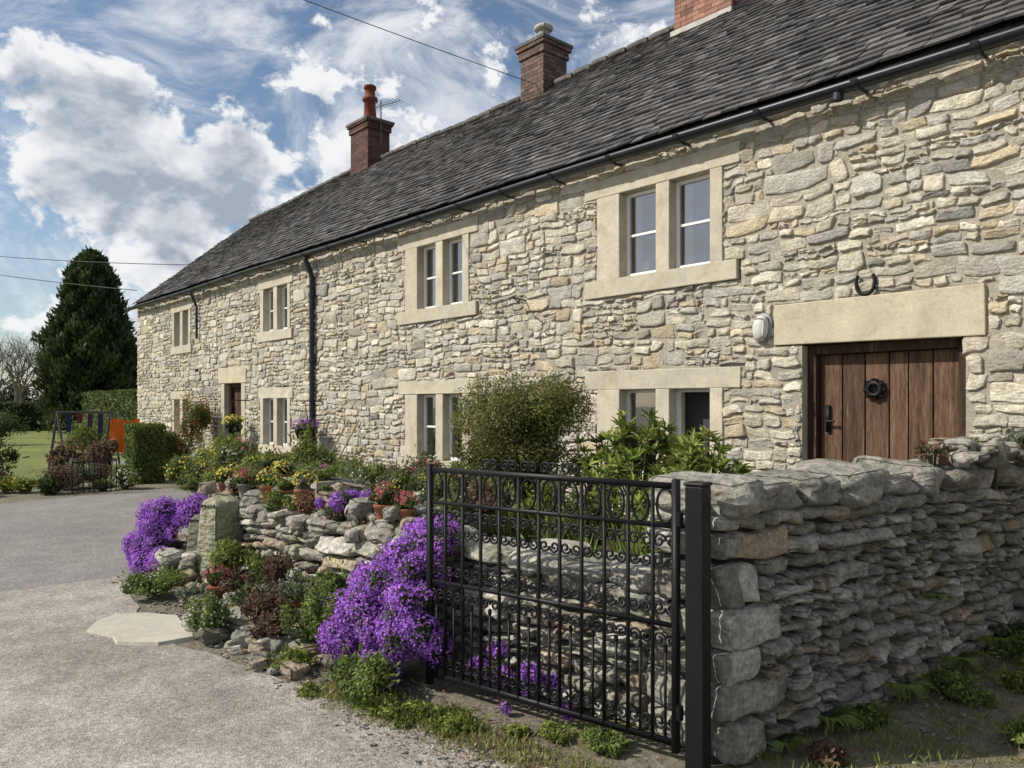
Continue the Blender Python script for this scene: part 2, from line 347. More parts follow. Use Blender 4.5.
# chimneys
def chimney(name,xc,yc,wx,wy,z0,z1,colb,pot):
    e=empty(name,(xc,yc,z0));e.parent=house;e.location=Vector((xc,yc,z0))-house.location
    m=MB();bh,bw=.075,.225;z=z0;r=0
    while z<z1-.02:
        grow=0
        if z>z1-.24: grow=.035
        if z>z1-.09: grow=.07
        X=wx/2+grow;Y=wy/2+grow
        for (axis,half,other) in ((0,X,Y),(1,Y,X)):
            for sg in (-1,1):
                t=-half-(bw/2 if r%2 else 0)
                while t<half:
                    a=max(t,-half);b=min(t+bw,half)
                    if b-a>.03:
                        c=np.array(colb)*U(.6,1.35);dd=U(0,.004)
                        if axis==0: bx(m,xc+a+.004,xc+b-.004,yc+sg*(other-.05),yc+sg*(other+dd),z+.004,z+bh-.004,c)
                        else: bx(m,xc+sg*(other-.05),xc+sg*(other+dd+.001),yc+a+.004,yc+b-.004,z+.004,z+bh-.004,c)
                    t+=bw
        z+=bh;r+=1
    m_ob=MB.build(m,'bricks',M_brick,None,False);m_ob.parent=e;m_ob.location=m_ob.location-Vector((xc,yc,z0))
    c=MB();bx(c,xc-wx/2+.008,xc+wx/2-.008,yc-wy/2+.008,yc+wy/2-.008,z0-.3,z1-.01,(.2,.17,.14));bx(c,xc-wx/2-.09,xc+wx/2+.09,yc-wy/2-.09,yc+wy/2+.09,z1+.002,z1+.06,(.10,.09,.085))
    ob=c.build('stack_core',M_dress,None,False);ob.parent=e;ob.location=ob.location-Vector((xc,yc,z0))
    p=MB()
    if pot=='tall':
        tube(p,[(xc,yc,z1+.06),(xc,yc,z1+.2),(xc,yc,z1+.62),(xc,yc,z1+.63),(xc,yc,z1+.70),(xc,yc,z1+.71),(xc,yc,z1+.92),(xc,yc,z1+.93),(xc,yc,z1+1.0)],[.19,.16,.14,.19,.19,.13,.12,.16,.15],16,(.17,.045,.028))
    elif pot=='ball':
        tube(p,[(xc,yc,z1+.06),(xc,yc,z1+.34)],[.14,.11],14,(.3,.28,.24))
        rock(p,(xc,yc,z1+.40),(.36,.36,.15),(.38,.36,.3),res=6,rough=.01,p=2.3)
    else:
        tube(p,[(xc,yc,z1+.06),(xc,yc,z1+.5)],[.15,.12],14,(.3,.12,.07))
    ob=p.build('chimney_pot',M_terra,None,True);ob.parent=e;ob.location=ob.location-Vector((xc,yc,z0))
    return e
chimney('brick_chimney',-16.65,YR-.1,.82,.62,7.0,8.55,(.10,.05,.04),'tall')
chimney('brick_chimney',-10.55,YR,.62,.62,7.2,8.40,(.14,.09,.07),'ball')
chimney('brick_chimney',-6.75,YR-.05,1.02,.6,7.1,8.7,(.27,.14,.10),'pot')
fl=MB();bx(fl,-7.29,-6.21,YR-.42,YR+.3,7.15,7.42,(.45,.43,.4));fl.build('chimney_flashing',M_dress,house,False)
an=MB()
ax,ay=-16.15,YR-.1
tube(an,[(ax,ay,8.0),(ax,ay,9.05)],.016,6,(.1,.1,.1));tube(an,[(ax-.25,ay,8.95),(ax+.55,ay+.2,8.95)],.012,6,(.1,.1,.1))
for i in range(9):
    xx=ax-.25+i*.1;yy=ay+i*.025;tube(an,[(xx+.04,yy-.16,8.95),(xx-.04,yy+.16,8.95)],.006,4,(.15,.15,.15))
tube(an,[(ax-.25,ay,8.82),(ax-.25,ay,9.1)],.008,4,(.15,.15,.15))
an.build('tv_aerial',M_plain,house)
lp=MB();rock(lp,(-3.92,FY-.06,2.34),(.15,.13,.25),(.5,.5,.47),(0,.1,0),res=7,rough=.0,p=2.3);lp.build('bulkhead_lamp',M_plain,house)
lb=MB();rock(lb,(-3.92,FY-.02,2.34),(.19,.05,.30),(.25,.26,.26),(0,.1,0),res=7,rough=.0,p=2.6);lb.build('lamp_base',M_plain,house)
ir=MB()
hs=[(-2.93+.085*math.sin(t)*(1-.10*abs(t)/2.6),FY-.035,2.67-.105*math.cos(t)) for t in np.linspace(-2.2,2.2,24)]
tube(ir,hs,.016,6,(1,1,1))
hs=[(-2.93+.055*math.sin(t),FY+.14,1.74-.055*math.cos(t)) for t in np.linspace(0,6.2,24)];tube(ir,hs,.022,6,(1,1,1))
for t in np.linspace(0,6.28,9)[:-1]: rock(ir,(-2.93+.075*math.sin(t),FY+.15,1.74+.075*math.cos(t)),(.045,.03,.045),(1,1,1),res=3,rough=.1)
rock(ir,(-2.93,FY+.15,1.80),(.07,.05,.07),(1,1,1),res=4)
bx(ir,-3.38,-3.34,FY+.15,FY+.172,1.35,1.6,(1,1,1));tube(ir,[(-3.36,FY+.12,1.45),(-3.28,FY+.12,1.45)],.012,6,(1,1,1))
tube(ir,[(-7.3,FY,2.95),(-7.3,FY-.25,2.98),(-7.15,FY-.28,2.9)],.01,6,(1,1,1))
ir.build('iron_fittings',M_black,house)

# ================================================================ GROUND
gr=MB()
M_ground=mat('ground_soil',col=(.17,.15,.11),n1=1.2,a1=.3,n2=18,a2=.35,bump=.8,bs=20,bd=.03,stain=(.13,.13,.045),sscale=2.2,sth=.5,samt=.75,stain2=(.34,.32,.28),s2scale=25,s2th=.55,s2amt=.75)
s=900;gr.add([(-s,-s,0),(s,-s,0),(s,s,0),(-s,s,0)],[[0,1,2,3]],(1,1,1));gr.build('ground',M_ground,None,False)
def poly(name,pts,z,m,sub=.25,amp=.05):
    out=[]
    P=np.array(pts,float)
    for i in range(len(P)):
        a,b=P[i],P[(i+1)%len(P)];k=max(1,int(np.linalg.norm(b-a)/sub)) if np.linalg.norm(b-a)<30 else 1
        for t in range(k):
            q=a+(b-a)*t/k
            out.append((q[0]+U(-amp,amp),q[1]+U(-amp,amp),z))
    mb=MB();mb.add(out,[list(range(len(out)))],(1,1,1));return mb.build(name,m,None,False)
def gravel(name,c1,c2,c3,sc=170,patch=.25,bump=.5):
    m=bpy.data.materials.new(name);m.use_nodes=True;nt=m.node_tree;N=nt.nodes;L=nt.links;b=N['Principled BSDF'];b.inputs['Roughness'].default_value=.9;b.inputs['Specular IOR Level'].default_value=.2
    tc=N.new('ShaderNodeNewGeometry').outputs['Position']
    v=N.new('ShaderNodeTexVoronoi');v.inputs['Scale'].default_value=sc;L.new(tc,v.inputs['Vector'])
    sp=N.new('ShaderNodeSeparateColor');L.new(v.outputs['Color'],sp.inputs[0])
    cr=N.new('ShaderNodeValToRGB');L.new(sp.outputs[0],cr.inputs[0]);e=cr.color_ramp.elements;e[0].color=(*c1,1);e[1].color=(*c3,1);x=e.new(.55);x.color=(*c2,1)
    c=cr.outputs[0]
    for scn,am,det in ((.5,patch,4),(3.5,patch*.8,5),(30,.22,3)):
        n=N.new('ShaderNodeTexNoise');n.inputs['Scale'].default_value=scn;n.inputs['Detail'].default_value=det;n.inputs['Roughness'].default_value=.65;L.new(tc,n.inputs['Vector'])
        r=N.new('ShaderNodeMapRange');L.new(n.outputs['Fac'],r.inputs[0]);r.inputs[1].default_value=.32;r.inputs[2].default_value=.68;r.inputs[3].default_value=1-am;r.inputs[4].default_value=1+am
        k=N.new('ShaderNodeVectorMath');k.operation='SCALE';L.new(c,k.inputs[0]);L.new(r.outputs[0],k.inputs['Scale']);c=k.outputs[0]
    L.new(c,b.inputs['Base Color'])
    bp=N.new('ShaderNodeBump');bp.inputs['Strength'].default_value=bump;bp.inputs['Distance'].default_value=.006;L.new(v.outputs['Distance'],bp.inputs['Height']);bp.invert=True
    n=N.new('ShaderNodeTexNoise');n.inputs['Scale'].default_value=12;n.inputs['Detail'].default_value=5;L.new(tc,n.inputs['Vector']);b2=N.new('ShaderNodeBump');b2.inputs['Strength'].default_value=.5;b2.inputs['Distance'].default_value=.02;L.new(n.outputs[0],b2.inputs['Height']);L.new(bp.outputs[0],b2.inputs['Normal']);L.new(b2.outputs[0],b.inputs['Normal'])
    return m
M_drive=gravel('drive_gravel',(.18,.163,.142),(.30,.273,.236),(.46,.42,.365),170,.28)
M_road=gravel('road_asphalt',(.16,.15,.14),(.215,.2,.183),(.28,.265,.243),120,.16,.3)
poly('asphalt_road',[(-7.7,-25),(-7.72,1.1),(-7.75,2.3),(-9,3.3),(-10,4.2),(-13,5.0),(-15.4,5.0),(-15.2,3.8),(-14.9,2.6),(-14.2,1.2),(-14.2,-25)],.004,M_road,.3,.03)
poly('driveway',[(8,-12),(8,1.4),(0,1.9),(-1.6,2.15),(-2.3,2.3),(-3.0,2.2),(-3.8,2.05),(-4.6,1.9),(-5.4,1.75),(-6.2,1.8),(-7.0,1.95),(-7.78,2.3),(-7.76,-12)],.008,M_drive,.12,.03)
M_lawn=mat('lawn_grass',col=(.17,.19,.05),n1=.5,a1=.25,n2=10,a2=.25,bump=.8,bs=30,bd=.04)
poly('lawn',[(-17.5,-40),(-17.8,5),(-24.5,7),(-24.5,25),(-75,25),(-75,-40)],.006,M_lawn,.8,.1)
M_soil=mat('garden_soil',col=(.09,.065,.045),n1=3,a1=.3,n2=25,a2=.35,bump=1,bs=15,bd=.04,stain=(.06,.09,.02),sscale=3,sth=.5,samt=.7)
gb=MB();k=40
xs=np.linspace(-9.2,-2.0,k);ys=np.linspace(3.15,6.78,20)
V=[];
for x in xs:
    for y in ys: V.append((x,y+(.0 if x>-8 else (-8-x)*.9*(6.78-y)/3.6),.5-.12*(y-3.1)/3.6*1.5+U(-.03,.03)))
gb.add(V,[[i*20+j,(i+1)*20+j,(i+1)*20+j+1,i*20+j+1] for i in range(k-1) for j in range(19)],(1,1,1))
gb.build('garden_bed',M_soil)
poly('terrace_paving',[(-9.2,4.6),(-9.2,6.79),(-23.9,6.79),(-23.9,5.9),(-15.6,5.6),(-13,5.3)],.012,M_road,.4,.03)

# ================================================================ DRY STONE WALLS
dpal=[(.25,.235,.195),(.32,.30,.255),(.185,.172,.14),(.39,.365,.31),(.28,.225,.16)];dw=[3,3,2,1.4,1.2]
KW=dict(warp=.009,edge=.011,back=.07,jit=.2,tilt=.42,dvar=.65,k=4,kz=3,pj=.007,rn=.07,e2=.82,cc=.32,strata=.0025)
def drywall(name,P0,P1,thick,h0,h1,side,cop=(.3,.5,.13),lay=dict(sh=(.045,.11),asp=(1.2,4.0)),quoin=True,depth=.042,both=True,ends=(True,False),pal=dpal,mt=None,ctint=1.):
    mt=mt or M_dry
    e=empty(name,(P0[0],P0[1],0))
    P0=np.array(P0);P1=np.array(P1);D=P1-P0;Ln=np.linalg.norm(D);D=D/Ln;Nn=np.array([D[1],-D[0]])*side
    H=max(h0,h1)
    mb=MB()
    hz=lambda s:h0+(h1-h0)*s/Ln
    def MM(off,sg):
        def f(s,z,n):
            zz=z*hz(s)/H
            batter=(zz)*.05
            o=off+sg*(n-batter)
            return np.stack([P0[0]+D[0]*s+Nn[0]*o,P0[1]+D[1]*s+Nn[1]*o,zz],-1)
        return f
    zs=[];z=0
    while z<H-.03:
        q=min(U(.12,.22),H-z)
        if H-z-q<.08:q=H-z
        zs.append((z,q));z+=q
    for off,sg in ((0,1),(-thick,-1))[:2 if both else 1]:
        if quoin:
            ql=[];R=[]
            for i,(z,q) in enumerate(zs):
                L=U(.36,.52) if i%2 else U(.22,.32);ql.append((0,L,z,z+q));R+=layout(L,Ln,z,z+q,band=(q,q),**lay)
            face_stones(mb,ql,MM(off,sg),depth*.85,.004,[tuple(np.array(c)*1.15) for c in pal],dw,**{**KW,'jit':.10,'tilt':.18,'cc':.12,'e2':.86})
            face_stones(mb,R,MM(off,sg),depth,.003,pal,dw,**KW)
        else: face_stones(mb,layout(0,Ln,0,H,band=(.14,.28),**lay),MM(off,sg),depth,.003,pal,dw,**KW)
    for en,s,sg in ((ends[0],0,-1),(ends[1],Ln,1)):
        if en:
            R=[]
            for (z,q) in zs:
                c=U(.3,.7)*thick
                R+= [(0,c,z,z+q),(c,thick,z,z+q)] if U(0,1)<.6 else [(0,thick,z,z+q)]
            f=lambda a,z,n:np.stack([P0[0]+D[0]*(s+sg*n)-Nn[0]*a,P0[1]+D[1]*(s+sg*n)-Nn[1]*a,z*hz(s)/H],-1)
            face_stones(mb,R,f,depth*.85,.004,pal,dw,**{**KW,'jit':.10,'cc':.12})
    mb.build('wall_stones',mt,e)
    co=MB();c0=P0+D*.04-Nn*.07;c1=P1-D*.03-Nn*.07;b0=P0+D*.04-Nn*(thick-.07);b1=P1-D*.03-Nn*(thick-.07)
    V=[(*c0,0),(*c1,0),(*b1,0),(*b0,0),(*c0,h0-.03),(*c1,h1-.03),(*b1,h1-.03),(*b0,h0-.03)]
    co.add(V,[[0,1,5,4],[1,2,6,5],[2,3,7,6],[3,0,4,7],[4,5,6,7]],(1,1,1));co.build('wall_core',M_core,e,False)
    if cop:
        cp=MB();s=-.04;ang=math.atan2(D[1],D[0])
        while s<Ln:
            w=U(cop[0],cop[1]);t=cop[2]*U(.75,1.3);q=P0+D*(s+w/2)-Nn*(thick/2+U(-.03,.03))
            rock(cp,(q[0],q[1],hz(min(s+w/2,Ln))+t*.40),(w*1.04,thick+U(.02,.12),t),np.array(dpal[random.choice([0,1,2,1])])*ctint,(U(-.08,.08),U(-.07,.07),ang+U(-.1,.1)),13,.13,3.8,.07)
            s+=w
        cp.build('coping_stones',mt,e)
    return e
drywall('dry_stone_wall',(-1.88,2.98),(-1.62,6.76),.46,1.12,1.02,1,cop=(.26,.58,.17),ctint=.88)
lp_=[tuple(np.array(c)*1.25) for c in dpal]
drywall('garden_wall',(-2.36,3.02),(-4.0,2.86),.36,.68,.68,-1,cop=(.25,.42,.10),quoin=False,ends=(False,False),pal=lp_,depth=.045,ctint=1.25)
drywall('garden_wall',(-4.0,2.86),(-6.65,2.78),.36,.66,.60,-1,cop=(.12,.28,.10),quoin=False,ends=(False,False),pal=lp_,depth=.05,ctint=1.15)
drywall('garden_wall',(-7.05,2.78),(-8.0,2.95),.34,.55,.5,-1,cop=(.2,.34,.12),quoin=False,ends=(False,False))
drywall('garden_wall',(-8.0,2.95),(-9.3,4.7),.34,.5,.5,-1,cop=(.2,.34,.12),quoin=False,ends=(False,False))
pl=MB();rock(pl,(-6.85,2.66,.38),(.3,.34,.8),(.26,.25,.17),(0,.02,.2),12,.08,5);rock(pl,(-7.1,2.6,.3),(.26,.2,.6),(.22,.21,.15),(0,.06,.5),11,.1,5);pl.build('stone_pillar',M_dry)
rk=MB()
for i in range(140):
    x=U(-6.6,-3.75);y=2.68-U(.1,.72)*(1 if x<-4.2 else .55); 
    if x<-5.9:y=2.7-U(.05,.5)
    s=U(.05,.18);rock(rk,(x,y,s*.25+(.15 if y>2.45 else 0)*U(0,1)),(s*U(.9,1.7),s,s*U(.5,.9)),dpal[random.randrange(5)],(U(-.3,.3),U(-.3,.3),U(0,3)),6,.17,3.)
for i in range(65):
    x=U(-8.3,-6.7);y=2.75-U(.0,.45);s=U(.07,.2);rock(rk,(x,y,s*.3+U(0,.2)),(s*1.3,s,s*.7),dpal[random.randrange(5)],(U(-.3,.3),U(-.3,.3),U(0,3)),6,.17,3.)
rk.build('rockery_stones',M_dry)
# irregular flagstone
sl=MB();pts=[(-.46,-.10),(-.30,-.27),(-.02,-.25),(.16,-.33),(.42,-.20),(.50,.02),(.36,.21),(.12,.20),(-.08,.30),(-.34,.22),(-.50,.08)]
ca,sa=math.cos(.3),math.sin(.3);B0=[(-5.8+ca*x-sa*y,1.72+sa*x+ca*y) for x,y in pts];n=len(B0)
V=[(x,y,.0) for x,y in B0]+[(-5.8+(x+5.8)*.97,1.72+(y-1.72)*.97,.028+U(-.003,.003)) for x,y in B0]
sl.add(V,[[i,(i+1)%n,n+(i+1)%n,n+i] for i in range(n)],(.46,.42,.34));sl.add(V[n:],[list(range(n))],(.46,.42,.34));sl.build('flagstone',M_dress,None,False)
rk=MB()
for i in range(140):
    x=U(-8.2,-4.2);y=U(2.9,3.7);s=U(.07,.24);rock(rk,(x,y,.62+U(0,.24)),(s*1.4,s,s*.8),dpal[random.randrange(5)],(U(-.3,.3),U(-.3,.3),U(0,3)),6,.17,3.)
for i in range(30):
    rock(rk,(U(-1.95,-1.6),U(5.3,6.65),1.24+U(0,.1)),(U(.1,.2),U(.1,.2),U(.05,.13)),dpal[random.randrange(5)],(U(-.3,.3),U(-.3,.3),U(0,3)),5,.17,3)
rk.build('loose_stones',M_dry)

# ================================================================ GATE
gate=empty('wrought_iron_gate',(-2.0,2.8,0))
G0=np.array([-2.04,2.82]);G1=np.array([-3.52,2.53]);GD=(G1-G0);GL=np.linalg.norm(GD);GD/=GL;GN=np.array([GD[1],-GD[0]])
def G(s,z,o=0): return (G0[0]+GD[0]*s+GN[0]*o,G0[1]+GD[1]*s+GN[1]*o,z)
ga=MB();ga_ang=math.atan2(GD[1],GD[0]);one=(1,1,1)
def rail(z,h=.03,d=.012,s0=0,s1=None):
    s1=GL if s1 is None else s1;c=G((s0+s1)/2,z);obx(ga,c,(s1-s0,d,h),one,(0,0,ga_ang))
def vert(s,z0,z1,w=.013): obx(ga,G(s,(z0+z1)/2),(w,w,z1-z0),one,(0,0,ga_ang))
for z in (.10,.62,1.06,1.24): rail(z,.028 if z in(.1,1.24) else .02,.014)
vert(.012,.06,1.27,.03);vert(GL-.012,.04,1.27,.03)
nb=12
for i in range(1,nb): vert(i*GL/nb,.1,1.24,.014)
def scroll(cx,cz,r,flip=1,up=1,turns=1.35,th=.0065):
    t=np.linspace(0,turns*2*math.pi,26);rr=r*(1-.78*t/t[-1])
    tube(ga,[G(cx+flip*(a*math.cos(b)),cz+up*(a*math.sin(b))) for a,b in zip(rr,t)],th,5,one)
sp=GL/nb
for i in range(nb):
    c=(i+.5)*sp
    tube(ga,[G(c+.042*math.cos(t),1.15+.075*math.sin(t)) for t in np.linspace(0,6.283,22)],.0065,5,one,False)
    scroll(c-sp*.24,.99,.034,1,1);scroll(c+sp*.24,.99,.034,-1,1);scroll(c-sp*.24,.90,.03,1,-1);scroll(c+sp*.24,.90,.03,-1,-1)
    scroll(c-sp*.24,.69,.03,1,-1);scroll(c+sp*.24,.55,.03,-1,1);scroll(c+sp*.24,.69,.03,-1,-1);scroll(c-sp*.24,.55,.03,1,1)
    scroll(c-sp*.24,.18,.034,1,-1);scroll(c+sp*.24,.18,.034,-1,-1)
    vert(c,.1,.5,.010)
    rock(ga,G(c,.51),(.022,.022,.04),one,res=3,rough=0,p=2)
for i in range(4,9):
    s0=i*sp;scroll(s0+sp*.3,1.285,.032,1,1);scroll(s0+sp*.7,1.285,.032,-1,1)
ga.build('gate_bars',M_black,gate,True)
gp=MB();obx(gp,(-1.945,2.83,.62),(.085,.085,1.26),one,(0,0,.15));obx(gp,(-1.945,2.83,1.258),(.097,.097,.016),one,(0,0,.15))
for z in (.25,1.1): tube(gp,[(-2.02,2.8,z-.03),(-2.02,2.8,z+.03)],.018,8,one)
gp.build('gate_post',M_black,gate,False,.006)

# ================================================================ FOLIAGE
def nrm(v): return v/(np.linalg.norm(v,axis=-1,keepdims=True)+1e-9)
def leaves(mb,P,N,L,W,C,T=None,fold=.2,bend=0.):
    n=len(P);N=nrm(N)
    if T is None: T=nrm(np.cross(N,rng.normal(size=(n,3))))
    T=nrm(T);B=nrm(np.cross(N,T));L=np.broadcast_to(L,(n,))[:,None];W=np.broadcast_to(W,(n,))[:,None]
    V=np.stack([P-T*L/2,P+B*W/2+N*fold*W,P+T*L/2-N*bend*L,P-B*W/2+N*fold*W],1)
    mb.add(V,np.arange(n*4).reshape(n,4),np.repeat(np.clip(C,.003,.95),4,0))
def colvar(col,n,v=.22): 
    c=np.array(col)*np.clip(rng.normal(1,v,(n,1)),.35,1.8);return c*rng.normal(1,.06,(n,3))
def bush(mb,c,rad,n,leaf,cols,lumps=14,spread=.62,lr=(.3,.5),cut=None,asp=.5,upb=.0):
    c=np.array(c);rad=np.array(rad);k=0
    for j in range(lumps):
        d=nrm(rng.normal(size=3));d[2]=abs(d[2])*.9 if U(0,1)<.75 else d[2]
        lc=d*spread*U(.6,1.15);r=U(*lr);m=int(n/lumps*U(.7,1.3))
        dd=nrm(rng.normal(size=(m,3))+lc*.6);P=c+rad*(lc+dd*r*rng.uniform(.5,1.15,(m,1)))
        N=nrm(dd+rng.normal(0,.55,(m,3))+np.array([0,0,upb]))
        col=np.array(cols[random.randrange(len(cols))])*U(.75,1.25)
        leaves(mb,P,N,leaf*rng.uniform(.6,1.3,m),leaf*asp*rng.uniform(.6,1.3,m),colvar(col,m))
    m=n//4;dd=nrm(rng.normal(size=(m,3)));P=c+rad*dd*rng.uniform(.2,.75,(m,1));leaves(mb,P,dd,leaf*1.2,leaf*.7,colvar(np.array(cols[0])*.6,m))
def stems(mb,c,rad,k,r,base):
    for i in range(k):
        d=nrm(rng.normal(size=3));d[2]=abs(d[2])
        e=np.array(c)+np.array(rad)*d*U(.4,.85);b=np.array(base)+rng.normal(0,.04,3)*[1,1,0];m=(b+e)/2+rng.normal(0,.05,3)
        tube(mb,[b,m,e],[r,r*.7,r*.3],5,(.12,.09,.06))
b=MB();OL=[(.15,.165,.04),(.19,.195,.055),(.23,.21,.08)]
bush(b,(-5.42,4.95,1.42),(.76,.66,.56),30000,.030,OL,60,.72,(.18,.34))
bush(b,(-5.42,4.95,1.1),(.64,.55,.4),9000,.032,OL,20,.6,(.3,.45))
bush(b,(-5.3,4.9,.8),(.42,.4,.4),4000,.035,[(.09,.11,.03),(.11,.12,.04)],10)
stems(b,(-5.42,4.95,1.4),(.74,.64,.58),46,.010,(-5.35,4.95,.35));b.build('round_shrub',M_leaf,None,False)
def rosettes(mb,c,rad,k,L,W,cols,nl=11):
    c=np.array(c);rad=np.array(rad)
    for i in range(k):
        d=nrm(rng.normal(size=3));d[2]=abs(d[2])*1.1;p=c+rad*d*U(.55,1.0);ax=nrm(d*.5+np.array([0,0,.9])+rng.normal(0,.2,3))
        m=nl;a=rng.uniform(0,6.28,m);t1=nrm(np.cross(ax,[.3,.7,.2]));t2=np.cross(ax,t1);el=rng.uniform(.15,1.1,m)[:,None]
        T=nrm((np.cos(a)[:,None]*t1+np.sin(a)[:,None]*t2)*np.cos(el)+ax*np.sin(el));N=nrm(ax-T*(T@ax)[:,None]+rng.normal(0,.15,(m,3)))
        l=L*rng.uniform(.7,1.2,m);col=cols[random.randrange(len(cols))]
        leaves(mb,p+T*l[:,None]*.5,N,l,W,colvar(col,m,.2),T=T,fold=.15,bend=.15)
        tube(mb,[c+(p-c)*.2+np.array([0,0,-.3]),c+(p-c)*.7,p],[.01,.008,.005],4,(.1,.1,.05),False)
b=MB();LC=[(.22,.27,.06),(.15,.20,.04),(.29,.32,.09)]
rosettes(b,(-4.15,5.2,1.0),(.42,.4,.5),80,.12,.036,LC);rosettes(b,(-4.6,5.2,.85),(.28,.3,.5),40,.11,.034,LC)
rosettes(b,(-3.45,5.15,.95),(.34,.4,.42),55,.12,.036,LC);rosettes(b,(-3.9,4.7,.7),(.5,.3,.35),40,.11,.034,LC);b.build('laurel_shrub',M_leaf,None,False)
def cushion(name,c,rad,n,leaf,cols,fl=None,ff=.0,fs=.02,lumps=10,asp=.5,mt=None):
    b=MB();bush(b,c,rad,n,leaf,cols,lumps,.85,(.2,.48),asp=asp)
    c_=np.array(c);r_=np.array(rad);m=max(10,n//30);d=nrm(rng.normal(size=(m,3)));d[:,2]=np.abs(d[:,2]);P=c_+r_*d*rng.uniform(.95,1.45,(m,1))
    leaves(b,P,nrm(rng.normal(size=(m,3))),leaf*1.5,leaf*.5,colvar(cols[-1],m),T=nrm(d+rng.normal(0,.3,(m,3))))
    if fl:
        m=int(n*ff);d=nrm(rng.normal(size=(m,3)));d[:,2]=np.abs(d[:,2])*1.0-.15
        P=np.array(c)+np.array(rad)*d*rng.uniform(.8,1.25,(m,1));leaves(b,P,nrm(d+rng.normal(0,.3,(m,3))),fs,fs*.9,colvar(fl[0] if len(fl)==1 else fl[random.randrange(len(fl))],m,.2))
    return b.build(name,mt or M_leaf,None,False)
def drape(name,pts,n,fs=.02,gap=-2.2):
    b=MB();tf=[]
    for (c,s,r,k) in pts:
        for i in range(k): tf.append((np.array(c)+rng.normal(0,1,3)*np.array(s),r*U(.6,1.35)))
    A=np.array([r*r for _,r in tf]);A/=A.sum()
    for (c,r),w in zip(tf,A):
        m=int(n*w);d=nrm(rng.normal(size=(m,3))+np.array([0,-.4,.25]));rad=np.array([r,r*.8,r*.85])
        P=c+rad*d*rng.uniform(.75,1.2,(m,1));P[:,2]-=np.abs(rng.normal(0,.01,m));N=nrm(d+rng.normal(0,.5,(m,3)))
        dens=np.sin(P@np.array([[23,11,17],[9,-21,14],[-15,8,27]]).T).sum(1)+rng.normal(0,.9,m)
        gsel=dens<gap;base=np.array((.37,.15,.57))*U(.85,1.2)
        C=colvar(base,m,.22);C[rng.random(m)<.25]*=np.array([1.3,1.35,1.12])
        C[gsel]=colvar((.10,.13,.05),gsel.sum())
        leaves(b,P,N,fs*rng.uniform(.7,1.25,m),fs*.95*rng.uniform(.7,1.2,m),C,fold=.1)
        m2=m//3;d=nrm(rng.normal(size=(m2,3)));leaves(b,c+rad*d*.7,d,fs*2,fs*1.2,colvar((.06,.075,.03),m2))
    b.build(name,M_petal,None,False)
drape('purple_aubrieta',[((-3.78,2.74,.80),(.10,.06,.03),.09,9),((-3.84,2.60,.66),(.12,.05,.07),.10,16),((-3.92,2.52,.50),(.16,.06,.08),.11,20),((-3.98,2.45,.32),(.18,.06,.08),.11,24),((-4.1,2.42,.2),(.15,.06,.06),.10,14),((-3.62,2.45,.28),(.10,.05,.1),.09,8)],46000,.018,-1.9)
drape('purple_aubrieta',[((-7.6,2.58,.56),(.15,.08,.04),.10,12),((-7.72,2.42,.42),(.14,.06,.07),.11,18),((-7.75,2.32,.24),(.13,.06,.07),.11,16),((-7.7,2.28,.12),(.14,.05,.04),.09,10)],22000,.022)
drape('purple_aubrieta',[((-5.25,3.05,.86),(.16,.1,.03),.06,12)],4500,.02,-1.2)
drape('purple_aubrieta',[((-3.2,2.74,.14),(.16,.05,.05),.05,10),((-2.8,2.78,.10),(.1,.05,.04),.045,6)],3200,.017,-1.2)
GR=[(.12,.17,.04),(.17,.22,.055)];GB=[(.07,.10,.03),(.10,.13,.045)];YG=[(.22,.25,.06),(.16,.20,.04)];RB=[(.13,.08,.055),(.17,.11,.07)];GY=[(.20,.22,.15),(.15,.17,.11)]
for (x,y,z,rx,rz,cols,fl,ff) in [(-3.62,2.15,.1,.2,.15,GR,None,0),(-5.35,1.98,.12,.17,.15,GR,[(.6,.65,.5)],.04),(-4.5,2.3,.2,.16,.25,GR,None,0),(-6.75,2.05,.1,.26,.12,GR,[(.5,.55,.4)],.03),
    (-4.85,2.2,.1,.14,.12,RB,None,0),(-5.15,2.35,.16,.2,.14,RB,None,0),(-5.6,2.4,.12,.18,.13,GB,None,0),(-6.1,2.5,.12,.2,.13,RB,None,0),(-4.35,2.1,.04,.14,.07,YG,None,0),(-3.35,2.2,.03,.17,.045,YG,None,0),(-3.05,2.35,.02,.16,.035,YG,None,0),(-5.8,2.55,.3,.14,.12,GR,None,0),(-6.4,2.55,.3,.18,.14,YG,None,0),(-5.0,2.5,.3,.14,.12,GY,None,0),(-4.65,2.55,.35,.12,.16,GR,None,0),(-4.3,2.35,.25,.1,.22,GR,None,0),(-5.45,2.55,.35,.12,.12,RB,None,0),(-6.2,2.2,.08,.14,.09,GY,None,0)]:
    cushion('rockery_plant',(x,y,z),(rx,rx*.8,rz),int(1700*rx/.15),.03,cols,fl,ff,.02,14)
for i in range(84):
    x=-8.4+i*.054+U(-.05,.05);y=U(2.82,3.9);zz=.70+(y-2.9)*.14
    ty=random.choice([(GR,None),(GB,None),(YG,[(.5,.45,.1)]),(RB,None),(GY,None),(GB,[(.42,.12,.2)]),(GR,[(.6,.6,.55)]),(GR,None),(GY,None),(YG,None),(GR,[(.5,.42,.08)]),(RB,[(.4,.12,.06)])])
    r=U(.06,.15);cushion('alpine_plant',(x,y,zz+U(0,.1)),(r,r,r*U(.6,1.5)),int(900*r/.12),.028,ty[0],ty[1],.07,.021,10)
